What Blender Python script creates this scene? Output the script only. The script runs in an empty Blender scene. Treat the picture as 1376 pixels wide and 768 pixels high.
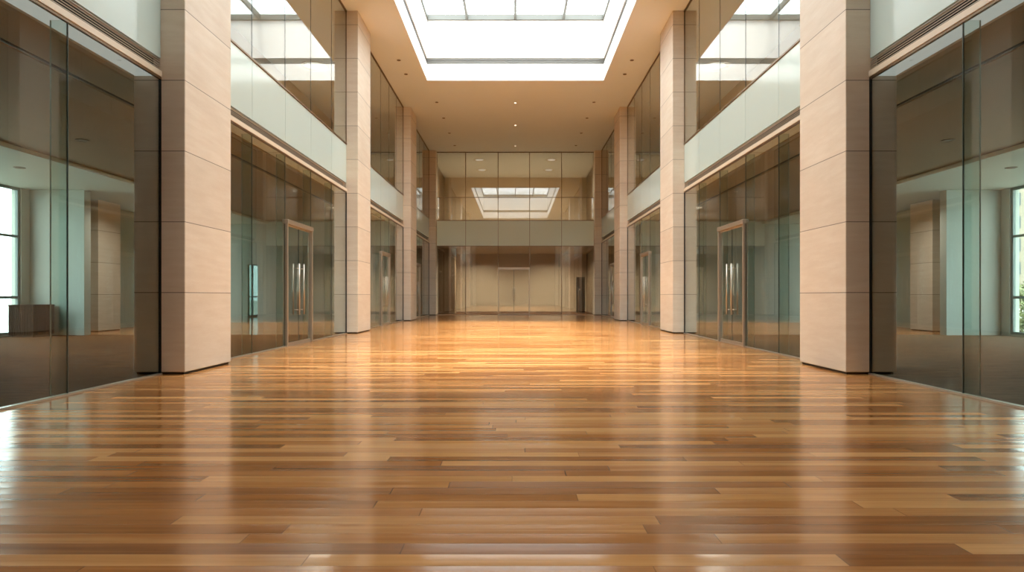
import bpy, bmesh, math, random
from mathutils import Vector, Matrix

random.seed(7)
S = bpy.context.scene
COL = S.collection
W = 5.0                 # half width of the hall (face of the stone pillars), metres
U = 9.685               # depth unit along the hall, metres
CAMH = 1.187
FPX = 860.0
ZC = CAMH + 1.812 * W   # hall ceiling
GX = 1.075 * W          # side glass plane
PX = 1.155 * W          # inner (room side) face of the pillars
XE = 14.7               # exterior wall of the side rooms
YR = -6.0               # wall behind the viewer
YB = 4.158 * U          # far glass wall
Z_LOW = 4.497           # underside of the beam over the ground floor glass
Z_TRIM = 4.587
Z_LOU = 4.777
Z_SPA = 5.987


# ------------------------------------------------------------------ materials
def srgb(r, g, b):
    f = lambda c: c / 12.92 if c <= 0.04045 else ((c + 0.055) / 1.055) ** 2.4
    return (f(r), f(g), f(b), 1.0)


def new_mat(name):
    m = bpy.data.materials.new(name)
    m.use_nodes = True
    nt = m.node_tree
    nt.nodes.clear()
    return m, nt


def N(nt, kind, **kw):
    n = nt.nodes.new(kind)
    for k, v in kw.items():
        if k.startswith('i_'):
            n.inputs[k[2:].replace('_', ' ')].default_value = v
        else:
            setattr(n, k, v)
    return n


def math_node(nt, op, a, b=None, c=None, clamp=False):
    n = nt.nodes.new('ShaderNodeMath')
    n.operation = op
    n.use_clamp = clamp
    for i, v in enumerate((a, b, c)):
        if v is None:
            continue
        if isinstance(v, (int, float)):
            n.inputs[i].default_value = v
        else:
            nt.links.new(v, n.inputs[i])
    return n.outputs[0]


def principled(nt, color=None, rough=0.5, metal=0.0, spec=0.5):
    p = nt.nodes.new('ShaderNodeBsdfPrincipled')
    if color is not None:
        p.inputs['Base Color'].default_value = color
    p.inputs['Roughness'].default_value = rough
    p.inputs['Metallic'].default_value = metal
    p.inputs['Specular IOR Level'].default_value = spec
    o = nt.nodes.new('ShaderNodeOutputMaterial')
    nt.links.new(p.outputs[0], o.inputs[0])
    return p


def mix_rgb(nt, fac, a, b, blend='MIX'):
    n = nt.nodes.new('ShaderNodeMix')
    n.data_type = 'RGBA'
    n.blend_type = blend
    for idx, v in ((0, fac), (6, a), (7, b)):
        if isinstance(v, (int, float)):
            n.inputs[idx].default_value = v
        elif isinstance(v, tuple):
            n.inputs[idx].default_value = v
        else:
            nt.links.new(v, n.inputs[idx])
    return n.outputs[2]


def paint(name, col, rough=0.6, var=0.05, scale=1.2, metal=0.0, spec=0.4):
    """painted / plastered / metal surface with a faint procedural mottling"""
    m, nt = new_mat(name)
    p = principled(nt, None, rough, metal, spec)
    tc = N(nt, 'ShaderNodeTexCoord')
    no = N(nt, 'ShaderNodeTexNoise', i_Scale=scale, i_Detail=4.0)
    nt.links.new(tc.outputs['Object'], no.inputs['Vector'])
    f = math_node(nt, 'MULTIPLY_ADD', no.outputs['Fac'], 2 * var, 1 - var)
    hs = N(nt, 'ShaderNodeHueSaturation')
    hs.inputs['Color'].default_value = col
    nt.links.new(f, hs.inputs['Value'])
    nt.links.new(hs.outputs[0], p.inputs['Base Color'])
    return m


def glass_mat(name, tint, f0=0.024, rough=0.0):
    """architectural glass: clear straight-through transmission plus Fresnel reflection"""
    m, nt = new_mat(name)
    g = N(nt, 'ShaderNodeNewGeometry')
    d = N(nt, 'ShaderNodeVectorMath', operation='DOT_PRODUCT')
    nt.links.new(g.outputs['Normal'], d.inputs[0])
    nt.links.new(g.outputs['Incoming'], d.inputs[1])
    c = math_node(nt, 'ABSOLUTE', d.outputs['Value'])
    k = math_node(nt, 'POWER', math_node(nt, 'SUBTRACT', 1.0, c, clamp=True), 5.0)
    f = math_node(nt, 'MULTIPLY_ADD', k, 1 - f0, f0, clamp=True)
    t = N(nt, 'ShaderNodeBsdfTransparent')
    t.inputs[0].default_value = tint
    gl = N(nt, 'ShaderNodeBsdfGlossy')
    gl.inputs['Roughness'].default_value = rough
    gl.inputs[0].default_value = (1, 1, 1, 1)
    mx = N(nt, 'ShaderNodeMixShader')
    nt.links.new(f, mx.inputs[0])
    nt.links.new(t.outputs[0], mx.inputs[1])
    nt.links.new(gl.outputs[0], mx.inputs[2])
    o = N(nt, 'ShaderNodeOutputMaterial')
    nt.links.new(mx.outputs[0], o.inputs[0])
    return m


def wood_floor(name, along='x', tone=1.0):
    m, nt = new_mat(name)
    p = principled(nt, None, 0.2, 0, 0.5)
    tc = N(nt, 'ShaderNodeTexCoord')
    sx = N(nt, 'ShaderNodeSeparateXYZ')
    nt.links.new(tc.outputs['Object'], sx.inputs[0])
    x, y = sx.outputs[0], sx.outputs[1]
    pw, pl = 0.128, 2.3
    v = math_node(nt, 'DIVIDE', y, pw)
    row = math_node(nt, 'FLOOR', v)
    wn = N(nt, 'ShaderNodeTexWhiteNoise', noise_dimensions='1D')
    nt.links.new(row, wn.inputs['W'])
    u = math_node(nt, 'DIVIDE', x, pl)
    # each row gets its own shift and its own board length
    ln = math_node(nt, 'MULTIPLY_ADD', wn.outputs['Value'], 0.7, 0.7)
    u = math_node(nt, 'MULTIPLY', u, ln)
    u = math_node(nt, 'MULTIPLY_ADD', wn.outputs['Value'], 37.31, u)
    col = math_node(nt, 'FLOOR', u)
    cb = N(nt, 'ShaderNodeCombineXYZ')
    nt.links.new(col, cb.inputs[0])
    nt.links.new(row, cb.inputs[1])
    w2 = N(nt, 'ShaderNodeTexWhiteNoise', noise_dimensions='2D')
    nt.links.new(cb.outputs[0], w2.inputs['Vector'])
    # grain
    off = math_node(nt, 'MULTIPLY', w2.outputs['Value'], 50.0)
    g = N(nt, 'ShaderNodeCombineXYZ')
    nt.links.new(math_node(nt, 'MULTIPLY', x, 0.9), g.inputs[0])
    nt.links.new(math_node(nt, 'MULTIPLY', y, 26.0), g.inputs[1])
    nt.links.new(off, g.inputs[2])
    n1 = N(nt, 'ShaderNodeTexNoise', i_Scale=1.0, i_Detail=7.0, i_Roughness=0.62)
    nt.links.new(g.outputs[0], n1.inputs['Vector'])
    g2 = N(nt, 'ShaderNodeCombineXYZ')
    nt.links.new(math_node(nt, 'MULTIPLY', x, 0.35), g2.inputs[0])
    nt.links.new(math_node(nt, 'MULTIPLY', y, 5.0), g2.inputs[1])
    nt.links.new(off, g2.inputs[2])
    n2 = N(nt, 'ShaderNodeTexNoise', i_Scale=1.0, i_Detail=3.0)
    nt.links.new(g2.outputs[0], n2.inputs['Vector'])
    s = math_node(nt, 'MULTIPLY', w2.outputs['Value'], 0.46)
    s = math_node(nt, 'MULTIPLY_ADD', n1.outputs['Fac'], 0.42, s)
    s = math_node(nt, 'MULTIPLY_ADD', n2.outputs['Fac'], 0.30, s)
    s = math_node(nt, 'SUBTRACT', s, 0.07)
    r = N(nt, 'ShaderNodeValToRGB')
    e = r.color_ramp.elements
    e[0].position, e[0].color = 0.12, FLOOR_RAMP[0]
    e[1].position, e[1].color = 0.92, FLOOR_RAMP[2]
    k = e.new(0.5)
    k.color = FLOOR_RAMP[1]
    nt.links.new(s, r.inputs[0])
    # seams between boards
    fy = math_node(nt, 'FRACT', v)
    ey = math_node(nt, 'MINIMUM', fy, math_node(nt, 'SUBTRACT', 1.0, fy))
    sy = math_node(nt, 'LESS_THAN', ey, 0.012)
    fx = math_node(nt, 'FRACT', u)
    ex = math_node(nt, 'MINIMUM', fx, math_node(nt, 'SUBTRACT', 1.0, fx))
    sxm = math_node(nt, 'LESS_THAN', ex, 0.0012)
    seam = math_node(nt, 'MAXIMUM', sy, sxm)
    c = mix_rgb(nt, math_node(nt, 'MULTIPLY', seam, 0.45), r.outputs[0], srgb(0.16, 0.08, 0.03))
    nt.links.new(c, p.inputs['Base Color'])
    rg = math_node(nt, 'MULTIPLY_ADD', n1.outputs['Fac'], 0.08, FLOOR_ROUGH)
    sep = N(nt, 'ShaderNodeSeparateColor')
    nt.links.new(w2.outputs['Color'], sep.inputs[0])
    rg = math_node(nt, 'MULTIPLY_ADD', sep.outputs[1], 0.10, rg)
    nt.links.new(rg, p.inputs['Roughness'])
    p.inputs['IOR'].default_value = 1.5
    bp = N(nt, 'ShaderNodeBump')
    bp.inputs['Strength'].default_value = 0.40
    bp.inputs['Distance'].default_value = 0.004
    hgt = math_node(nt, 'MULTIPLY_ADD', n2.outputs['Fac'], 0.1, math_node(nt, 'MULTIPLY', seam, -0.15))
    # slight cupping of every board
    hgt = math_node(nt, 'MULTIPLY_ADD', math_node(nt, 'POWER', math_node(nt, 'SUBTRACT', fy, 0.5), 2.0), 1.6, hgt)
    nt.links.new(hgt, bp.inputs['Height'])
    nt.links.new(bp.outputs[0], p.inputs['Normal'])
    return m


def stone(name, c1, c2, c3, z0=1.24, dz=1.07):
    """honed limestone panels, bedding running level, thin open joints"""
    m, nt = new_mat(name)
    p = principled(nt, None, 0.55, 0, 0.35)
    tc = N(nt, 'ShaderNodeTexCoord')
    sx = N(nt, 'ShaderNodeSeparateXYZ')
    nt.links.new(tc.outputs['Object'], sx.inputs[0])
    x, y, z = sx.outputs
    zz = math_node(nt, 'DIVIDE', math_node(nt, 'SUBTRACT', z, z0), dz)
    pid = math_node(nt, 'FLOOR', zz)
    fr = math_node(nt, 'FRACT', zz)
    ed = math_node(nt, 'MINIMUM', fr, math_node(nt, 'SUBTRACT', 1.0, fr))
    joint = math_node(nt, 'MULTIPLY', math_node(nt, 'LESS_THAN', ed, 0.0055), math_node(nt, 'GREATER_THAN', z, 0.8))
    cb = N(nt, 'ShaderNodeCombineXYZ')
    nt.links.new(math_node(nt, 'MULTIPLY', x, 0.9), cb.inputs[0])
    nt.links.new(math_node(nt, 'MULTIPLY', y, 0.9), cb.inputs[1])
    slope = math_node(nt, 'MULTIPLY_ADD', y, 0.25, math_node(nt, 'MULTIPLY', z, 6.5))
    nt.links.new(math_node(nt, 'MULTIPLY_ADD', pid, 7.3, slope), cb.inputs[2])
    n1 = N(nt, 'ShaderNodeTexNoise', i_Scale=1.5, i_Detail=9.0, i_Roughness=0.66)
    nt.links.new(cb.outputs[0], n1.inputs['Vector'])
    n2 = N(nt, 'ShaderNodeTexNoise', i_Scale=0.8, i_Detail=5.0)
    nt.links.new(tc.outputs['Object'], n2.inputs['Vector'])
    n3 = N(nt, 'ShaderNodeTexNoise', i_Scale=38.0, i_Detail=3.0)
    nt.links.new(tc.outputs['Object'], n3.inputs['Vector'])
    r = N(nt, 'ShaderNodeValToRGB')
    e = r.color_ramp.elements
    e[0].position, e[0].color = 0.25, c1
    e[1].position, e[1].color = 0.72, c3
    k = e.new(0.5)
    k.color = c2
    s = math_node(nt, 'MULTIPLY_ADD', n2.outputs['Fac'], 0.35, math_node(nt, 'MULTIPLY', n1.outputs['Fac'], 0.65))
    nt.links.new(s, r.inputs[0])
    wn = N(nt, 'ShaderNodeTexWhiteNoise', noise_dimensions='1D')
    nt.links.new(pid, wn.inputs['W'])
    val = math_node(nt, 'MULTIPLY_ADD', wn.outputs['Value'], 0.08, 0.95)
    val = math_node(nt, 'MULTIPLY_ADD', n3.outputs['Fac'], 0.06, math_node(nt, 'SUBTRACT', val, 0.03))
    hs = N(nt, 'ShaderNodeHueSaturation')
    nt.links.new(r.outputs[0], hs.inputs['Color'])
    nt.links.new(val, hs.inputs['Value'])
    c = mix_rgb(nt, math_node(nt, 'MULTIPLY', joint, 0.72), hs.outputs[0], srgb(0.22, 0.15, 0.09))
    nt.links.new(c, p.inputs['Base Color'])
    bp = N(nt, 'ShaderNodeBump')
    bp.inputs['Strength'].default_value = 0.15
    bp.inputs['Distance'].default_value = 0.004
    nt.links.new(math_node(nt, 'MULTIPLY_ADD', joint, -2.0, n1.outputs['Fac']), bp.inputs['Height'])
    nt.links.new(bp.outputs[0], p.inputs['Normal'])
    return m


def carpet(name, c1, c2):
    m, nt = new_mat(name)
    p = principled(nt, None, 0.9, 0, 0.03)
    tc = N(nt, 'ShaderNodeTexCoord')
    mp = N(nt, 'ShaderNodeMapping')
    mp.inputs['Scale'].default_value = (2.0, 14.0, 1.0)
    nt.links.new(tc.outputs['Object'], mp.inputs[0])
    n1 = N(nt, 'ShaderNodeTexNoise', i_Scale=1.0, i_Detail=8.0, i_Roughness=0.7)
    nt.links.new(mp.outputs[0], n1.inputs['Vector'])
    r = N(nt, 'ShaderNodeValToRGB')
    r.color_ramp.elements[0].position = 0.3
    r.color_ramp.elements[0].color = c1
    r.color_ramp.elements[1].position = 0.7
    r.color_ramp.elements[1].color = c2
    nt.links.new(n1.outputs['Fac'], r.inputs[0])
    nt.links.new(r.outputs[0], p.inputs['Base Color'])
    return m


def slatted(name, c1, c2, pitch):
    m, nt = new_mat(name)
    p = principled(nt, None, 0.7, 0, 0.08)
    tc = N(nt, 'ShaderNodeTexCoord')
    mp = N(nt, 'ShaderNodeMapping')
    mp.inputs['Scale'].default_value = (14.0, 14.0, 0.7)
    nt.links.new(tc.outputs['Object'], mp.inputs[0])
    n1 = N(nt, 'ShaderNodeTexNoise', i_Scale=1.6, i_Detail=6.0)
    nt.links.new(mp.outputs[0], n1.inputs['Vector'])
    nt.links.new(mix_rgb(nt, n1.outputs['Fac'], c1, c2), p.inputs['Base Color'])
    return m


def leafy(name, c1, c2):
    m, nt = new_mat(name)
    p = principled(nt, None, 0.6, 0, 0.3)
    tc = N(nt, 'ShaderNodeTexCoord')
    n1 = N(nt, 'ShaderNodeTexNoise', i_Scale=3.0, i_Detail=5.0)
    nt.links.new(tc.outputs['Object'], n1.inputs['Vector'])
    nt.links.new(mix_rgb(nt, n1.outputs['Fac'], c1, c2), p.inputs['Base Color'])
    return m


def facade(name):
    m, nt = new_mat(name)
    p = principled(nt, None, 0.6, 0, 0.3)
    tc = N(nt, 'ShaderNodeTexCoord')
    n1 = N(nt, 'ShaderNodeTexNoise', i_Scale=0.3, i_Detail=4.0)
    nt.links.new(tc.outputs['Object'], n1.inputs['Vector'])
    nt.links.new(mix_rgb(nt, n1.outputs['Fac'], srgb(.50, .45, .39), srgb(.58, .53, .46)), p.inputs['Base Color'])
    return m


def lamp_mat(name, col, strength):
    m, nt = new_mat(name)
    e = N(nt, 'ShaderNodeEmission')
    e.inputs[0].default_value = col
    e.inputs[1].default_value = strength
    o = N(nt, 'ShaderNodeOutputMaterial')
    nt.links.new(e.outputs[0], o.inputs[0])
    return m


FLOOR_RAMP = (srgb(0.40, 0.225, 0.10), srgb(0.645, 0.415, 0.215), srgb(0.87, 0.65, 0.41))
FLOOR_ROUGH = 0.07
LOBBY_W, UPPER_W, SIDE_W = 280, 160, 80  # powers of the added fill lamps
M = {}
M['floor'] = wood_floor('oak_boards')
M['stone'] = stone('limestone', srgb(.815, .745, .665), srgb(.85, .795, .72), srgb(.885, .84, .775))
M['gap'] = paint('shadow_gap_metal', srgb(.20, .16, .12), 0.5, 0.02)
M['ceil'] = paint('warm_white_plaster', srgb(.92, .955, .985), 0.8, 0.02, 0.7)
M['white'] = paint('white_plaster', srgb(.95, .945, .93), 0.7, 0.01)
M['groove'] = paint('grey_metal_channel', srgb(.47, .465, .445), 0.45, 0.02)
M['room'] = paint('pale_grey_green_plaster', srgb(.71, .73, .69), 0.75, 0.02)
M['roomceil'] = paint('room_ceiling_board', srgb(.60, .53, .45), 0.8, 0.02)
M['upper'] = paint('taupe_plaster', srgb(.78, .72, .63), 0.8, 0.03)
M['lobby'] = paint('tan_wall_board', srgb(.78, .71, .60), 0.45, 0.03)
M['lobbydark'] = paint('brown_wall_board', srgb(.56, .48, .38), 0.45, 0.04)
M['carpet'] = carpet('dark_brown_carpet', srgb(.22, .145, .09), srgb(.40, .28, .18))
M['carpetr'] = carpet('grey_carpet', srgb(.30, .25, .20), srgb(.46, .40, .33))
M['glass'] = glass_mat('pale_green_glass', srgb(.95, .962, .955))
M['glassfar'] = glass_mat('grey_reflective_glass', srgb(.88, .87, .84), 0.15)
M['glassup'] = glass_mat('grey_green_glass', srgb(.93, .935, .92), 0.05)
M['fin'] = glass_mat('green_glass_fin', srgb(.93, .96, .95), 0.04)
M['skyglass'] = glass_mat('skylight_glass', srgb(.985, .99, .985), 0.04)
M['winglass'] = glass_mat('window_glass', srgb(.93, .97, .96), 0.04)
M['solar'] = glass_mat('solar_control_glass', srgb(.60, .66, .64), 0.05)
M['edge'] = paint('dark_green_glass_edge', srgb(.22, .28, .26), 0.3, 0.02)
M['spandrel'] = paint('back_painted_glass', srgb(.75, .825, .81), 0.12, 0.012, 0.6, 0, 0.6)
M['spandrelfar'] = paint('beige_back_painted_glass', srgb(.88, .94, .89), 0.12, 0.012, 0.6, 0, 0.6)
M['bronze'] = paint('bronze_metal', srgb(.48, .40, .31), 0.35, 0.03, 2, 0.7)
M['steel'] = paint('brushed_steel', srgb(.76, .71, .64), 0.38, 0.03, 6, 0.8)
M['cream'] = paint('cream_metal', srgb(.84, .79, .71), 0.4, 0.02)
M['slat'] = paint('louvre_metal', srgb(.66, .61, .54), 0.45, 0.02)
M['dark'] = paint('dark_void', srgb(.10, .085, .07), 0.7, 0.02)
M['frame'] = paint('grey_window_frame', srgb(.50, .55, .53), 0.4, 0.02)
M['skyframe'] = paint('grey_skylight_frame', srgb(.44, .45, .43), 0.4, 0.02)
M['counter'] = slatted('dark_stained_wood', srgb(.12, .08, .05), srgb(.24, .16, .10), .06)
M['cabinet'] = paint('black_laminate', srgb(.12, .10, .08), 0.35, 0.03)
M['lampoff'] = paint('unlit_lamp_glass', srgb(.42, .36, .30), 0.3, 0.02)
M['lampon'] = lamp_mat('lit_lamp', (1.0, 0.86, 0.66, 1), 6.0)
M['lampadded'] = lamp_mat('added_opal_lamp', (1.0, 0.93, 0.82, 1), 1.2)  # lens glow of the lamps added in the upper rooms
M['soffitglow'] = lamp_mat('added_soffit_glow', (0.96, 1.0, 0.93, 1), 0.42)  # added glow for the soffit strip of the nearest bays
M['ground'] = leafy('pale_paving', srgb(.52, .51, .48), srgb(.62, .61, .58))
M['leaf'] = leafy('shrub_leaves', srgb(.26, .31, .17), srgb(.50, .50, .33))
M['bark'] = paint('bark', srgb(.33, .26, .19), 0.8, 0.1, 8)
M['facade'] = facade('tower_concrete')
M['towerglass'] = paint('tower_window_glass', srgb(.25, .28, .29), 0.3, 0.05, 0.6, 0, 0.6)


# ------------------------------------------------------------------ geometry helpers
class MB:
    def __init__(self):
        self.bm = bmesh.new()

    def box(self, x0, x1, y0, y1, z0, z1, bevel=0.0, mi=0):
        x0, x1 = min(x0, x1), max(x0, x1)
        mt = Matrix.Translation(((x0 + x1) / 2, (y0 + y1) / 2, (z0 + z1) / 2)) @ \
            Matrix.Diagonal((x1 - x0, abs(y1 - y0), z1 - z0, 1))
        r = bmesh.ops.create_cube(self.bm, size=1.0, matrix=mt)
        vs = r['verts']
        fs = list({f for v in vs for f in v.link_faces})
        for f in fs:
            f.material_index = mi
        if bevel > 0:
            es = list({e for v in vs for e in v.link_edges})
            bmesh.ops.bevel(self.bm, geom=es, offset=bevel, segments=2, affect='EDGES', profile=0.5)
        return self

    def cyl(self, p, q, r, seg=14, mi=0, r2=None):
        p, q = Vector(p), Vector(q)
        d = q - p
        mt = Matrix.Translation((p + q) / 2) @ d.to_track_quat('Z', 'Y').to_matrix().to_4x4()
        res = bmesh.ops.create_cone(self.bm, cap_ends=True, segments=seg, radius1=r,
                                    radius2=r if r2 is None else r2, depth=d.length, matrix=mt)
        for f in {f for v in res['verts'] for f in v.link_faces}:
            f.material_index = mi
            f.smooth = len(f.verts) == 4
        return self

    def build(self, name, mats, parent=None):
        me = bpy.data.meshes.new(name)
        bmesh.ops.recalc_face_normals(self.bm, faces=self.bm.faces)
        self.bm.to_mesh(me)
        self.bm.free()
        for m in (mats if isinstance(mats, (list, tuple)) else [mats]):
            me.materials.append(m)
        o = bpy.data.objects.new(name, me)
        COL.objects.link(o)
        if parent is not None:
            o.parent = parent
            o.matrix_parent_inverse = Matrix.Translation(-parent.location)
        return o


def tag(o, label=None, cat=None, group=None, kind=None):
    if label:
        o['label'] = label
    if cat:
        o['category'] = cat
    if group:
        o['group'] = group
    if kind:
        o['kind'] = kind
    return o


def empty(name, loc, label=None, cat=None, group=None, kind=None):
    o = bpy.data.objects.new(name, None)
    o.empty_display_size = 0.2
    o.location = loc
    COL.objects.link(o)
    return tag(o, label, cat, group, kind)


def struct(name, boxes, mat, label, cat):
    b = MB()
    for bx in boxes:
        b.box(*bx)
    return tag(b.build(name, mat), label, cat, None, 'structure')


SIDES = {'left': -1, 'right': 1}
ORD = ['first', 'second', 'third', 'fourth', 'fifth', 'sixth', 'seventh']

# ------------------------------------------------------------------ the setting
XF = GX + 0.06
struct('floor', [(-XF, XF, YR, YB + 0.05, -0.15, 0.0)], M['floor'],
       'glossy warm brown wooden board floor running the length of the hall', 'floor')
struct('floor_lobby', [(-XF, XF, YB + 0.05, YB + 9.0, -0.15, 0.0)], M['carpet'],
       'dim grey brown floor behind the far glass wall', 'floor')
SXH, SY0, SY1 = 0.742 * W, 0.62 * U, 2.779 * U        # skylight opening
HX, H0, H1 = SXH + .02, SY0 - .02, SY1 + .02
struct('ceiling', [(-XE, -HX, YR, YB + 9.0, ZC, ZC + 0.3), (HX, XE, YR, YB + 9.0, ZC, ZC + 0.3),
                   (-HX, HX, YR, H0, ZC, ZC + 0.3), (-HX, HX, H1, YB + 9.0, ZC, ZC + 0.3)], M['ceil'],
       'smooth warm white plaster ceiling around the big skylight', 'ceiling')
struct('wall_rear', [(-XE, XE, YR - 0.3, YR, -0.15, ZC)], M['stone'],
       'plain stone end wall of the hall opposite the far glass wall', 'wall')
SL = 4.62        # slab zone behind spandrels
for sd, s in SIDES.items():
    a = lambda x: s * x
    struct('floor_' + sd, [(a(XF), a(XE), YR, 2.0 * U + .3, -0.15, 0.0)], M['carpet' if s < 0 else 'carpetr'],
           f'grey brown carpet of the near {sd} side room behind the glass', 'floor')
    struct('floor_%s_rear' % sd, [(a(XF), a(XE), 2.0 * U + .3, YB + 9, -0.15, 0.0)], M['floor'],
           f'brown boards of the far {sd} side rooms behind the second glass bay', 'floor')
    # ground floor ceiling: near board, slot, far board, dropped strip along the windows
    struct('ceiling_' + sd, [(a(PX), a(6.60), YR, YB, Z_LOW, SL), (a(6.74), a(11.0), YR, YB, Z_LOW, SL)],
           M['roomceil'], f'brownish board ceiling over the {sd} ground floor rooms', 'ceiling')
    struct('ceiling_%s_window' % sd, [(a(11.0), a(XE), YR, YB, Z_LOW - 0.10, SL)],
           M['room'], f'pale dropped ceiling strip along the windows of the {sd} rooms', 'ceiling')
    sl_ = empty('ceiling_slot', (a(6.67), YB / 2, Z_LOW), f'long dark linear air slot in the {sd} ground floor ceiling', 'air slot', None, 'thing')
    MB().box(a(6.601), a(6.739), YR + .02, YB - .02, Z_LOW + .06, SL - .005).build('backing', M['dark'], sl_)
    MB().box(a(6.655), a(6.685), YR + .02, YB - .02, Z_LOW, Z_LOW + .06).build('divider', M['gap'], sl_)
    struct('floor_%s_upper' % sd, [(a(GX + .13), a(XE), YR, YB, SL, 5.9)], M['upper'],
           f'upper storey floor slab behind the {sd} spandrel band', 'floor')
    struct('wall_%s_upper' % sd, [(a(9.5), a(9.7), YR, YB, 5.9, ZC)], M['upper'],
           f'taupe wall seen dimly behind the {sd} upper glazing', 'wall')
    struct('wall_%s_end' % sd, [(a(PX), a(XE), 41.0, 41.3, -0.15, ZC)], M['lobby'],
           f'tan end wall closing the {sd} side rooms', 'wall')
    # stub wall and partition between the side rooms
    struct('wall_%s_stub' % sd, [(a(13.05), a(XE), 2.0 * U, 2.0 * U + .3, 0, Z_LOW)], M['room'],
           f'pale grey green wall beside the window of the near {sd} side room', 'wall')
    yp = 2.95 * U
    if s < 0:
        pb = [(a(GX + .25), a(11.5), yp, yp + .2, 0, Z_LOW), (a(11.95), a(XE), yp, yp + .2, 0, Z_LOW),
              (a(11.5), a(11.95), yp, yp + .2, 2.6, Z_LOW)]
    else:
        pb = [(a(GX + .25), a(XE), yp, yp + .2, 0, Z_LOW)]
    struct('wall_%s_partition' % sd, pb, M['room'],
           f'pale grey green partition wall behind the second glass bay on the {sd}', 'wall')
    # exterior wall with three window openings
    zt = Z_LOW - .10
    wins = [(9.5, 19.05), (25.3, 28.3), (33.5, 38.5)]
    bx = []
    yy = YR
    for (w0, w1) in wins:
        bx.append((a(XE), a(XE + .3), yy, w0, -.15, zt + .2))
        bx.append((a(XE), a(XE + .3), w0, w1, zt, zt + .2))
        bx.append((a(XE), a(XE + .3), w0, w1, -.15, 0.05))
        yy = w1
    bx.append((a(XE), a(XE + .3), yy, YB + .3, -.15, zt + .2))
    bx.append((a(XE), a(XE + .3), YR, YB + .3, zt + .2, ZC + .3))
    struct('wall_' + sd, bx, M['room'], f'pale outer wall of the {sd} side rooms holding the tall windows', 'wall')

struct('wall_lobby', [(-XF, XF, YB + 8.7, YB + 9, 0, ZC)], M['lobby'],
       'tan panelled wall at the back of the lobby behind the glass doors', 'wall')
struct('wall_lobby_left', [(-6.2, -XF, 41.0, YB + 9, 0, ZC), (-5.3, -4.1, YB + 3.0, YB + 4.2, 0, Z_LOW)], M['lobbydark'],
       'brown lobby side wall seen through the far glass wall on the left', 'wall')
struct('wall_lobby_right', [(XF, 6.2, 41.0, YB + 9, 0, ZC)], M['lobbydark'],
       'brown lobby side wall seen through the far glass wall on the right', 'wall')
struct('ceiling_lobby', [(-XF, XF, 41.0, YB + 9, 4.40, 5.85), (-4.9, 4.9, YB + .12, 41.0, 4.40, 5.85)], M['lobby'],
       'low tan lobby ceiling behind the far spandrel band', 'ceiling')

# tall windows of the side rooms
wn_i = 0
for sd, s in SIDES.items():
    for k, (w0, w1) in enumerate([(9.5, 19.05), (25.3, 28.3), (33.5, 38.5)]):
        wn_i += 1
        zt = Z_LOW - .10
        x0, x1 = XE + .05, XE + .13
        where = ['near side room', 'second side room', 'last side room'][k]
        e = empty(f'window_{wn_i}', (s * XE, w0, .05),
                  f'tall grey framed window lighting the {where} on the {sd}', 'window', None, 'structure')
        f = MB()
        f.box(s * x0, s * x1, w0, w0 + .08, .05, zt)
        f.box(s * x0, s * x1, w1 - .08, w1, .05, zt)
        n = max(2, round((w1 - w0) / 2.84))
        ys = [w0 + .08 + (w1 - w0 - .16) * i / n for i in range(n + 1)]
        for y in ys[1:-1]:
            f.box(s * x0, s * x1, y - .035, y + .035, .05, zt)
        for z0, z1 in ((.05, .13), (1.11, 1.19), (2.92, 2.99), (zt - .08, zt)):
            f.box(s * (x0 + .005), s * (x1 - .005), w0 + .08, w1 - .08, z0, z1)
        f.build('window_frame', M['frame'], e)
        MB().box(s * (x0 + .035), s * (x0 + .045), w0 + .04, w1 - .04, .09, zt - .04).build('window_glass', M['winglass' if k < 2 else 'solar'], e)

# ------------------------------------------------------------------ stone pillars
PIL = [(-0.10, 0.162), (1.0, 0.162), (2.099, 0.182), (3.165, 0.178), (4.11, 0.12)]
PNAME = ['', 'nearest', 'second', 'third', 'farthest']
PWHERE = ['', 'nearest the viewer', 'second from the viewer', 'third from the viewer', 'in the far corner by the back glass']
for i, (d, t) in enumerate(PIL):
    for sd, s in SIDES.items():
        y0, y1 = d * U, (d + t) * U
        xi = W if i < 4 else 0.99 * W
        if i == 0:
            lab = f'tall pale stone pillar beside the viewer on the {sd}'
        else:
            lab = f'tall pale limestone pillar in the {sd} row, {PWHERE[i]}'
        e = empty('stone_pillar', (s * (xi + PX) / 2, (y0 + y1) / 2, 0), lab, 'pillar', 'stone pillars along the hall', 'thing')
        MB().box(s * xi, s * PX, y0, y1, 0.035, ZC - .004, 0.012).build('shaft', M['stone'], e)
        MB().box(s * (xi + .03), s * (PX - .03), y0 + .03, y1 - .03, 0.0, 0.036).build('plinth', M['gap'], e)

# ------------------------------------------------------------------ glazed bays
door_i = 0


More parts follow.
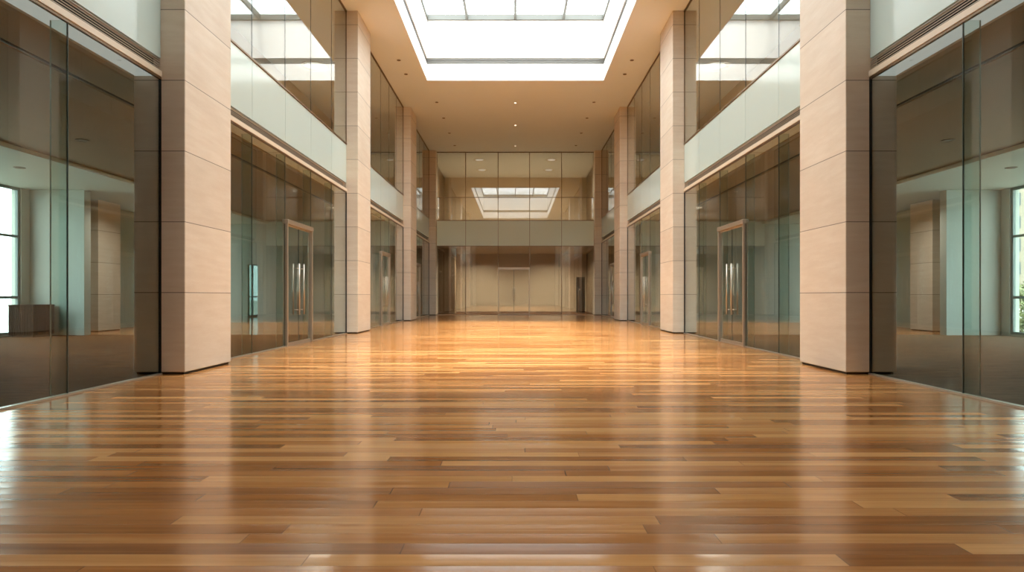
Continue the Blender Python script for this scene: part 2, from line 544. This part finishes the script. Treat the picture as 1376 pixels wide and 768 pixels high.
def make_door(s, y0, y1, label, back=False):
    """double glass door in a steel frame; s = side of the hall, back = in the far wall (then y0,y1 are x limits)"""
    global door_i
    door_i += 1
    zt = 2.985

    def B(mb, u0, u1, v0, v1, z0, z1, bevel=0.0):   # u along the wall, v out of the wall towards the hall
        if back:
            mb.box(u0, u1, YB - v0, YB - v1, z0, z1, bevel)
        else:
            mb.box(s * (GX - v0), s * (GX - v1), u0, u1, z0, z1, bevel)
        return mb

    def P(u, v, z):
        return (u, YB - v, z) if back else (s * (GX - v), u, z)

    mid = (y0 + y1) / 2
    e = empty(f'door_{door_i}', P(mid, 0, 0), label, 'door', None, 'structure')
    f = MB()
    jw = .06
    B(f, y0, y0 + jw, -.05, .06, 0, zt - .10, .006)
    B(f, y1 - jw, y1, -.05, .06, 0, zt - .10, .006)
    B(f, y0 - .01, y1 + .01, -.06, .075, zt - .11, zt, .008)
    if back:
        B(f, y0 + jw, y1 - jw, -.03, .03, 0, .05, .004)
    f.build('door_frame', M['steel'], e)
    for side in (-1, 1):
        u0, u1 = (y0 + jw + .008, mid - .004) if side < 0 else (mid + .004, y1 - jw - .008)
        lf = B(MB(), u0, u1, -.006, .006, .06, zt - .12).build('door_leaf', M['glass'] if not back else M['glassfar'], e)
        r = MB()
        B(r, u0, u1, -.018, .018, .012, .085, .004)
        B(r, u0, u1, -.018, .018, zt - .15, zt - .115, .004)
        r.build('patch_rail', M['steel'], lf)
        st = MB()
        uc = mid + side * .006
        B(st, uc - .005, uc + .005, -.007, .007, .085, zt - .15)
        st.build('meeting_edge', M['edge'], lf)
        h = MB()
        hu = mid + side * (.17 if not back else .055)
        zb, ztp = (.73, 1.985) if not back else (.85, 1.75)
        for v in (.075, -.075):
            h.cyl(P(hu, v, zb), P(hu, v, ztp), .019)
        for z in (zb + .12, ztp - .12):
            h.cyl(P(hu, -.075, z), P(hu, .075, z), .010)
        h.build('handle', M['steel'], lf)
    return e


def bay(sd, i, y0, y1, joints, door, desc, glassname='glass'):
    s = SIDES[sd]
    g0, g1 = GX - .006, GX + .006
    edges = [y0] + joints + [y1]
    # ground floor glass wall
    e = empty('glass_wall', (s * GX, (y0 + y1) / 2, 0), f'clear glass wall {desc}', 'glass wall',
              'ground floor glass walls along the hall', 'thing')
    MB().box(s * (GX - .035), s * (GX + .035), y0, y1, 0, .022).build('base_channel', M['steel'], e)
    MB().box(s * (GX - .02), s * (GX + .02), y0, y1, Z_LOW - .035, Z_LOW).build('head_channel', M['bronze'], e)
    for ya, yb in ((y0, y0 + .012), (y1 - .012, y1)):
        MB().box(s * (GX - .02), s * (GX + .02), ya, yb, .022, Z_LOW - .035).build('edge_channel', M['dark'], e)
    for k in range(len(edges) - 1):
        a, b = edges[k] + .006, edges[k + 1] - .006
        z0 = .022
        if door == k:
            z0 = 2.99
        MB().box(s * g0, s * g1, a, b, z0, Z_LOW - .035).build('glass_pane', M['glass'], e)
    for k, y in enumerate(joints):
        MB().box(s * (GX - .0075), s * (GX + .0075), y - .006, y + .006, .022, Z_LOW - .035).build('joint_strip', M['edge'], e)
        z0 = .0
        fo = MB().box(s * (GX + .012), s * (GX + .20), y - .010, y + .010, z0 + .002, Z_LOW - .005).build('glass_fin', M['fin'], e)
        MB().box(s * (GX + .20), s * (GX + .206), y - .010, y + .010, z0 + .002, Z_LOW - .005).build('polished_edge', M['frame'], fo)
    if door is not None:
        make_door(s, edges[door], edges[door + 1], f'steel framed glass door {desc}')
    # beam: louvre + trim
    v = empty('air_grille', (s * GX, (y0 + y1) / 2, Z_LOW), f'slatted air grille {desc}', 'air grille',
              'slatted air grilles along the hall', 'thing')
    MB().box(s * (GX + .10), s * (GX + .115), y0, y1, Z_TRIM, Z_LOU).build('backing', M['dark'], v)
    sl = MB()
    ns = 5
    for q in range(ns):
        z = Z_TRIM + .012 + (Z_LOU - Z_TRIM - .02) * (q + .35) / ns
        sl.box(s * (GX - .002), s * (GX + .006), y0, y1, z, z + .010)
    sl.build('slat', M['slat'], v)
    tr = MB()
    tr.box(s * (GX - .03), s * (GX + .07), y0, y1, Z_LOW, Z_TRIM, .005)
    tr.build('trim', M['cream'], v)
    MB().box(s * (GX + .07), s * (PX - .02), y0, y1, Z_LOW + .02, Z_LOW + .1).build('soffit' if i else 'added_glow_soffit', M['white'] if i else M['soffitglow'], v)  # soffit of the nearest bay is given an added glow
    # spandrel band
    p = empty('spandrel_band', (s * GX, (y0 + y1) / 2, Z_LOU), f'pale spandrel band {desc}', 'spandrel',
              'spandrel bands along the hall', 'thing')
    for k in range(len(edges) - 1):
        MB().box(s * (GX - .008), s * (GX + .05), edges[k] + .006, edges[k + 1] - .006, Z_LOU + .004, Z_SPA).build('panel', M['spandrel'], p)
    MB().box(s * (GX + .01), s * (GX + .048), y0, y1, Z_LOU + .01, Z_SPA).build('backing', M['edge'], p)
    MB().box(s * (GX - .03), s * (GX + .05), y0, y1, Z_SPA, Z_SPA + .045, .006).build('rail', M['bronze'], p)
    # upper glazing
    u = empty('upper_glazing', (s * GX, (y0 + y1) / 2, Z_SPA + .045), f'upper glazing {desc}', 'upper glazing',
              'upper storey glazing along the hall', 'thing')
    zt = ZC - .05
    for k in range(len(edges) - 1):
        MB().box(s * g0, s * g1, edges[k] + .005, edges[k + 1] - .005, Z_SPA + .045, zt).build('glass_pane', M['glassup'], u)
    for y in joints:
        MB().box(s * (GX - .0075), s * (GX + .0075), y - .005, y + .005, Z_SPA + .045, zt).build('joint_strip', M['edge'], u)
    MB().box(s * (GX - .025), s * (GX + .025), y0, y1, zt, ZC).build('head_channel', M['bronze'], u)
    MB().box(s * (GX - .018), s * (GX + .018), y1 - .016, y1, Z_SPA + .045, zt).build('edge_channel', M['bronze'], u)


BJ = [[.211, .405, .599, .793], [1.348, 1.542, 1.736, 1.932], [2.455, 2.637, 2.811, 2.988], [3.53, 3.71, 3.89]]
BD = [None, 2, 2, 1]
for sd in SIDES:
    for i in range(4):
        y0 = (PIL[i][0] + PIL[i][1]) * U
        y1 = PIL[i + 1][0] * U
        if i == 0:
            desc = f'in front of the nearest {sd} stone pillar'
        else:
            desc = f'between the {PNAME[i]} and {PNAME[i+1]} stone pillars on the {sd}'
        bay(sd, i, y0, y1, [j * U for j in BJ[i]], BD[i], desc)
    # the short run behind the viewer, closed by stone
    s = SIDES[sd]
    struct(f'wall_{sd}_rear', [(s * (GX - .05), s * PX, YR, PIL[0][0] * U, 0, ZC)], M['stone'],
           f'stone side wall of the hall behind the viewer on the {sd}', 'wall')

# ------------------------------------------------------------------ far glass wall
XJ = [-.99 * W, -.618 * W, -.2085 * W, .188 * W, .588 * W, .985 * W]
XJ = [(x - 692.5) / 106.8 * W for x in (585.6, 625.7, 669.3, 711.7, 754.7, 797.6)]
xl, xr = -.99 * W, .99 * W
XJ[0], XJ[-1] = xl, xr
e = empty('glass_wall', (0, YB, 0), 'ground floor glass wall across the far end of the hall around the framed double door', 'glass wall',
          None, 'thing')
ZB = CAMH + .632 * W
for k in range(5):
    z0 = .022 if k != 2 else 2.99
    MB().box(XJ[k] + .008, XJ[k + 1] - .008, YB - .006, YB + .006, z0, ZB - .03).build('glass_pane', M['glassfar'], e)
MB().box(xl, xr, YB - .03, YB + .03, 0, .022).build('base_channel', M['steel'], e)
MB().box(xl, xr, YB - .03, YB + .03, ZB - .03, ZB).build('head_channel', M['bronze'], e)
for x in XJ[1:-1]:
    MB().box(x - .02, x + .02, YB - .02, YB + .05, (.022 if x < XJ[2] - .1 or x > XJ[3] + .1 else 2.99), ZB - .03).build('mullion', M['bronze'], e)
make_door(0, XJ[2], XJ[3], 'steel framed double glass door in the middle of the far glass wall', back=True)
p = empty('spandrel_band', (0, YB, ZB), 'beige glass spandrel band across the far end of the hall', 'spandrel', None, 'thing')
ZS2 = CAMH + .95 * W
for k in range(5):
    MB().box(XJ[k] + .012, XJ[k + 1] - .012, YB - .012, YB + .06, ZB + .004, ZS2 - .02).build('panel', M['spandrelfar'], p)
MB().box(xl, xr, YB + .0, YB + .055, ZB + .005, ZS2 - .02).build('backing', M['bronze'], p)
MB().box(xl, xr, YB - .03, YB + .06, ZS2 - .02, ZS2 + .03).build('rail', M['bronze'], p)
u = empty('upper_glazing', (0, YB, ZS2), 'tall reflective upper glazing across the far end of the hall mirroring the skylight', 'upper glazing', None, 'thing')
ZM = CAMH + 1.24 * W
zt = ZC - .05
for k in range(5):
    for z0, z1 in ((ZS2 + .03, ZM - .02), (ZM + .02, zt)):
        MB().box(XJ[k] + .01, XJ[k + 1] - .01, YB - .006, YB + .006, z0, z1).build('glass_pane', M['glassfar'], u)
for x in XJ[1:-1]:
    MB().box(x - .02, x + .02, YB - .02, YB + .05, ZS2 + .03, zt).build('mullion', M['bronze'], u)
MB().box(xl, xr, YB - .018, YB + .04, ZM - .02, ZM + .02).build('transom', M['bronze'], u)
MB().box(xl, xr, YB - .025, YB + .04, zt, ZC).build('head_channel', M['bronze'], u)

# tall dark cabinet behind the far glass
cx0, cx1, cy0 = .85 * W, .965 * W, 4.58 * U
e = empty('tall_cabinet', ((cx0 + cx1) / 2, cy0 + .25, 0), 'tall narrow black cabinet standing behind the far glass wall at the right', 'cabinet', None, 'thing')
MB().box(cx0, cx1, cy0 + .02, cy0 + .5, 0, 2.5, .006).build('body', M['cabinet'], e)
dr = MB().box(cx0 + .01, cx1 - .01, cy0, cy0 + .02, .05, 2.48, .003).build('cabinet_door', M['cabinet'], e)
h = MB()
h.cyl((cx0 + .13, cy0 - .04, .1), (cx0 + .13, cy0 - .04, 1.6), .014)
h.cyl((cx0 + .13, cy0 - .04, .2), (cx0 + .13, cy0 + .005, .2), .010)
h.cyl((cx0 + .13, cy0 - .04, 1.5), (cx0 + .13, cy0 + .005, 1.5), .010)
h.box(cx0 + .14, cx0 + .26, cy0 - .03, cy0, 1.58, 1.7, .004)
h.build('handle', M['steel'], dr)

# ------------------------------------------------------------------ skylight
e = empty('skylight', (0, (SY0 + SY1) / 2, ZC), 'long glazed skylight with a deep white well over the middle of the hall', 'skylight', None, 'thing')


def ring(mb, xo, y0, y1, z0, z1, t):
    mb.box(-xo - t, -xo, y0 - t, y1 + t, z0, z1)
    mb.box(xo, xo + t, y0 - t, y1 + t, z0, z1)
    mb.box(-xo, xo, y0 - t, y0, z0, z1)
    mb.box(-xo, xo, y1, y1 + t, z0, z1)


ZL1, ZG1, ZT = 10.935, 11.186, 12.78
b = MB(); ring(b, SXH, SY0, SY1, ZC, ZC + .302, .018); ring(b, SXH, SY0, SY1, ZC + .302, ZL1, .4); b.build('lower_band', M['white'], e)
b = MB(); ring(b, SXH + .035, SY0 - .035, SY1 + .035, ZL1, ZG1, .3); b.build('channel', M['groove'], e)
b = MB()
for q in range(2):
    z = ZL1 + .075 + q * .085
    ring(b, SXH + .012, SY0 - .012, SY1 + .012, z, z + .022, .03)
b.build('channel_rib', M['groove'], e)
b = MB(); ring(b, SXH, SY0, SY1, ZG1, ZT, .4); b.build('upper_well', M['white'], e)
b = MB(); ring(b, SXH - .06, SY0 + .06, SY1 - .06, ZT, ZT + .22, .5); b.build('kerb_frame', M['skyframe'], e)
for x in (-.405 * W, 0, .405 * W):
    MB().box(x - .05, x + .05, SY0, SY1 - .06, ZT + .0, ZT + .22, .008).build('rafter', M['skyframe'], e)
ny = 4
for q in range(1, ny):
    y = SY0 + (SY1 - SY0) * q / ny
    MB().box(-SXH, SXH, y - .03, y + .03, ZT + .1, ZT + .2).build('crossbar', M['skyframe'], e)
xs = [-SXH, -.405 * W, 0, .405 * W, SXH]
for q in range(ny):
    ya, yb = SY0 + (SY1 - SY0) * q / ny, SY0 + (SY1 - SY0) * (q + 1) / ny
    for k in range(4):
        MB().box(xs[k] + .01, xs[k + 1] - .01, ya + .01, yb - .01, ZT + .225, ZT + .24).build('glass_pane', M['skyglass'], e)

# ------------------------------------------------------------------ recessed downlights in the hall ceiling


def downlight(x, y, z, lit, label, group, r=.075, cat='downlight'):
    e = empty('downlight', (x, y, z), label, cat, group, 'thing')
    b = MB()
    n = 20
    bm = b.bm
    rings = []
    for rr, zz in ((r, 0), (r, -.012), (r * .72, -.016), (r * .62, 0.0)):
        rings.append([bm.verts.new((x + rr * math.cos(2 * math.pi * q / n), y + rr * math.sin(2 * math.pi * q / n), z + zz)) for q in range(n)])
    for a_, c_ in zip(rings, rings[1:]):
        for q in range(n):
            bm.faces.new((a_[q], a_[(q + 1) % n], c_[(q + 1) % n], c_[q]))
    b.build('ring', M['bronze'] if not lit else M['cream'], e)
    MB().cyl((x, y, z - .008), (x, y, z - .002), r * .66, 20).build('lens', (M['lampon'] if r < .2 else M['lampadded']) if lit else M['lampoff'], e)


def lamp(x, y, z, power, spread=150, col=(1.0, .93, .82), size=.14):  # area light behind each added fill lamp
    l = bpy.data.lights.new('added_fill_lamp', 'AREA')
    l.shape = 'DISK'
    l.size = size
    l.energy = power
    l.color = col
    l.spread = math.radians(spread)
    o = bpy.data.objects.new('added_fill_lamp', l)
    o.location = (x, y, z - .03)
    COL.objects.link(o)


rows = {'left': [(-.896, 2.54), (-.894, 2.70), (-.735, 3.09), (-.73, 3.366), (-.733, 3.677), (-.73, 3.98)],
        'right': [(.896, 2.54), (.894, 2.70), (.735, 3.09), (.73, 3.366), (.733, 3.677), (.73, 3.98)],
        'centre': [(0, 3.1), (0, 3.505), (0, 3.99)]}
for rn, pts in rows.items():
    for q, (x, d) in enumerate(reversed(pts)):
        if rn == 'centre':
            lab = f'lit downlight on the ceiling centre line, {ORD[q]} from the far glass wall'
        else:
            lab = f'dark ceiling downlight in the {rn} row, {ORD[q]} from the far glass wall'
        downlight(x * W, d * U, ZC, rn == 'centre', lab, 'downlights in the hall ceiling')
for sd, s in SIDES.items():
    for q, (x, y) in enumerate([(8.2, 9.6), (9.2, 13.6), (12.4, 16.0), (8.6, 17.0)]):
        zc = Z_LOW if x < 11 else Z_LOW - .10
        downlight(s * x, y, zc, False, f'recessed lamp in the {sd} side room ceiling, {ORD[q]} from the viewer',
                  'downlights in the side rooms', .13)
    downlight(s * 11.9, 20.7, Z_LOW - .10, True, f'added lit lamp in front of the stand-in column of the {sd} side rooms', 'added side room lamps', .13)
    lamp(s * 11.9, 20.7, Z_LOW - .10, 70)  # added to wash the stand-in column with warm light

for q, (x, y) in enumerate([(-2.6, 43.0), (2.6, 43.0), (-2.6, 46.2), (2.6, 46.2)]):
    downlight(x, y, 4.40, True, 'added lit lamp in the lobby ceiling, ' + ['front left', 'front right', 'rear left', 'rear right'][q],
              'added lobby lamps', .09)
    lamp(x, y, 4.40, LOBBY_W)  # added fill to brighten the lobby behind the far glass
for q, (x, y) in enumerate([(-2.4, 42.6), (2.4, 42.6), (-2.4, 46.0), (2.4, 46.0)]):
    downlight(x, y, ZC, True, 'added lit ceiling lamp behind the far upper glazing, ' + ['front left', 'front right', 'rear left', 'rear right'][q],
              'added upper room lamps', .4)
    lamp(x, y, ZC, UPPER_W, size=.8)  # added fill for the room behind the far upper glazing

for sd, s in SIDES.items():
    for q, (x, y) in enumerate([(7.9, 5.0), (7.9, 15.0), (7.9, 25.2)]):
        downlight(s * x, y, ZC, True, f'added lit ceiling lamp behind the {sd} upper glazing, {ORD[q]} from the viewer', 'added upper storey lamps', .55)
        lamp(s * x, y, ZC, SIDE_W, 170, size=1.1)  # added fill lifting the walls behind the side upper glazing

# ------------------------------------------------------------------ side room contents
for sd, s in SIDES.items():
    x0, x1, y0, y1 = 2.777 * W, 2.866 * W, 2.2 * U, 2.324 * U  # added column stands in for the mirror image of a hall pillar
    e = empty('reflection_column', (s * (x0 + x1) / 2, (y0 + y1) / 2, 0),
              f'added stone column standing inside the {sd} side rooms in place of a hall pillar reflection', 'pillar', None, 'thing')
    MB().box(s * x0, s * x1, y0, y1, .03, Z_LOW - .102, .01).build('shaft', M['stone'], e)
    MB().box(s * (x0 + .02), s * (x1 - .02), y0 + .02, y1 - .02, 0, .031).build('plinth', M['gap'], e)

# low slatted wooden counter by the left window
x0, x1, y0, y1 = -14.62, -13.9, 18.45, 19.3
e = empty('wooden_counter', ((x0 + x1) / 2, (y0 + y1) / 2, 0), 'low dark brown slatted wooden counter below the window in the left side room', 'counter', None, 'thing')
MB().box(x0 + .02, x1 - .02, y0 + .02, y1 - .01, .04, .90).build('body', M['counter'], e)
sl = MB()
n = 12
for q in range(n):
    xa = x0 + (x1 - x0) * q / n
    sl.box(xa + .006, xa + (x1 - x0) / n - .006, y0, y0 + .02, .05, .90, .003)
n = 14
for q in range(n):
    ya = y0 + (y1 - y0) * q / n
    sl.box(x1 - .02, x1, ya + .006, ya + (y1 - y0) / n - .006, .05, .90, .003)
sl.build('slat', M['counter'], e)
MB().box(x0, x1 + .01, y0 - .01, y1, .90, .935, .004).build('counter_top', M['counter'], e)
MB().box(x0 + .05, x1 - .05, y0 + .05, y1 - .03, 0, .04).build('plinth', M['gap'], e)

# ------------------------------------------------------------------ outside the windows
tag(MB().box(-160, -XE - .3, -60, 200, -.4, -.2).box(XE + .3, 160, -60, 200, -.4, -.2).build('ground', M['ground']),
    'pale paved ground outside the side room windows', 'ground', None, 'structure')


def shrub(x, y, r, h, label):
    e = empty('shrub', (x, y, -.2), label, 'shrub', 'shrubs outside the right window', 'thing')
    bm = bmesh.new()
    rnd = random.Random(int(x * 100 + y * 7))
    for q in range(900):
        a = rnd.uniform(0, 2 * math.pi)
        ph = math.acos(rnd.uniform(-.6, 1))
        rr = rnd.uniform(.72, 1.03)
        c = Vector((math.cos(a) * math.sin(ph) * r * rr, math.sin(a) * math.sin(ph) * r * rr, h * .42 + math.cos(ph) * h * .58 * rr))
        sz = rnd.uniform(.05, .10)
        u = Vector((rnd.gauss(0, 1), rnd.gauss(0, 1), rnd.gauss(0, 1))).normalized()
        w = u.cross(Vector((rnd.gauss(0, 1), rnd.gauss(0, 1), rnd.gauss(0, 1)))).normalized()
        o = Vector((x, y, -.2)) + c
        vs = [bm.verts.new(o + u * sz * k1 + w * sz * .5 * k2) for k1, k2 in ((-1, 0), (0, -1), (1, 0), (0, 1))]
        bm.faces.new(vs)
    b = MB(); b.bm.free(); b.bm = bm
    b.build('foliage', M['leaf'], e)
    st = MB()
    for q in range(5):
        a = q * 1.256
        st.cyl((x, y, -.2), (x + math.cos(a) * r * .55, y + math.sin(a) * r * .55, -.2 + h * .7), .03, 7, 0, .012)
    st.build('stem', M['bark'], e)


for q, (x, y, r, h) in enumerate([(18.6, 23.6, 1.0, 1.65), (20.6, 26.2, 1.2, 1.9), (17.9, 21.6, .7, 1.1), (22.6, 28.4, 1.3, 2.0)]):
    shrub(x, y, r, h, ['rounded olive green shrub just outside the right window', 'larger olive shrub behind the rounded one outside the right window',
                       'low olive shrub closest to the right window glass', 'tall olive shrub farthest from the right window'][q])


def tower(x, y, w, d, h, label, s):
    e = empty('office_tower', (x, y, -.2), label, 'building', None, 'thing')
    MB().box(x - w / 2, x + w / 2, y - d / 2, y + d / 2, -.2, h).build('walls', M['facade'], e)
    fx = x - s * w / 2
    n, m = 6, int(h / 3.2)
    for face in range(2):
        for k in range(m):
            b = MB()
            z = 1.0 + k * 3.2
            for q in range(n):
                if face == 0:
                    xx = x - w / 2 + w * (q + .25) / n
                    b.box(xx, xx + w / n * .5, y - d / 2 - .06, y - d / 2 + .05, z, z + 1.7)
                else:
                    yy = y - d / 2 + d * (q + .25) / n
                    b.box(fx - s * .06, fx + s * .05, yy, yy + d / n * .5, z, z + 1.7)
            b.build('window_row', M['towerglass'], e)
    MB().box(x - w / 2 - .2, x + w / 2 + .2, y - d / 2 - .2, y + d / 2 + .2, h, h + .8).build('parapet', M['facade'], e)


tower(80, 98, 26, 18, 17.2, 'pale concrete office block seen through the right window above the shrubs', 1)

# ------------------------------------------------------------------ light
w = bpy.data.worlds.new('overcast_sky')
S.world = w
w.use_nodes = True
nt = w.node_tree
nt.nodes.clear()
bg = N(nt, 'ShaderNodeBackground')
bg.inputs[0].default_value = (0.90, 0.98, 1.04, 1)
bg.inputs[1].default_value = 7.0
o = N(nt, 'ShaderNodeOutputWorld')
nt.links.new(bg.outputs[0], o.inputs[0])

sun = bpy.data.lights.new('sun', 'SUN')
sun.energy = 17.0
sun.angle = math.radians(24)
sun.color = (1.0, 0.97, 0.93)
so = bpy.data.objects.new('sun', sun)
so.rotation_euler = (math.radians(16), 0, 0)      # tilts the light away from the viewer
COL.objects.link(so)


def portal(name, loc, rot, sx, sy):
    l = bpy.data.lights.new(name, 'AREA')
    l.shape = 'RECTANGLE'
    l.size, l.size_y = sx, sy
    l.cycles.is_portal = True
    o = bpy.data.objects.new(name, l)
    o.location = loc
    o.rotation_euler = rot
    COL.objects.link(o)


portal('skylight_portal', (0, (SY0 + SY1) / 2, ZT + .3), (0, 0, 0), 2 * SXH, SY1 - SY0)
for s in (-1, 1):
    for (w0, w1) in [(9.5, 19.05), (25.3, 28.3), (33.5, 38.5)]:
        portal('window_portal', (s * (XE + .2), (w0 + w1) / 2, 2.2), (0, s * math.pi / 2, 0), 4.2, w1 - w0)

# ------------------------------------------------------------------ camera
cam = bpy.data.cameras.new('camera')
cam.sensor_width = 36
cam.lens = FPX / 1376 * 36
cam.shift_x = -(692.5 - 688) / 1376
cam.shift_y = (397.5 - 384) / 1376
cam.clip_start = .05
cam.clip_end = 1000
co = bpy.data.objects.new('camera', cam)
co.location = (0, 0, CAMH)
co.rotation_euler = (math.pi / 2, 0, 0)
COL.objects.link(co)
S.camera = co

S.view_settings.view_transform = 'Standard'
S.view_settings.look = 'None'
S.view_settings.exposure = 0.0
S.view_settings.gamma = 1.0
S.view_settings.use_curve_mapping = False
c = S.cycles
c.use_denoising = True
c.max_bounces = 10
c.diffuse_bounces = 6
c.glossy_bounces = 5
c.transmission_bounces = 6
c.transparent_max_bounces = 32
c.sample_clamp_indirect = 6.0
c.caustics_reflective = False
c.caustics_refractive = False
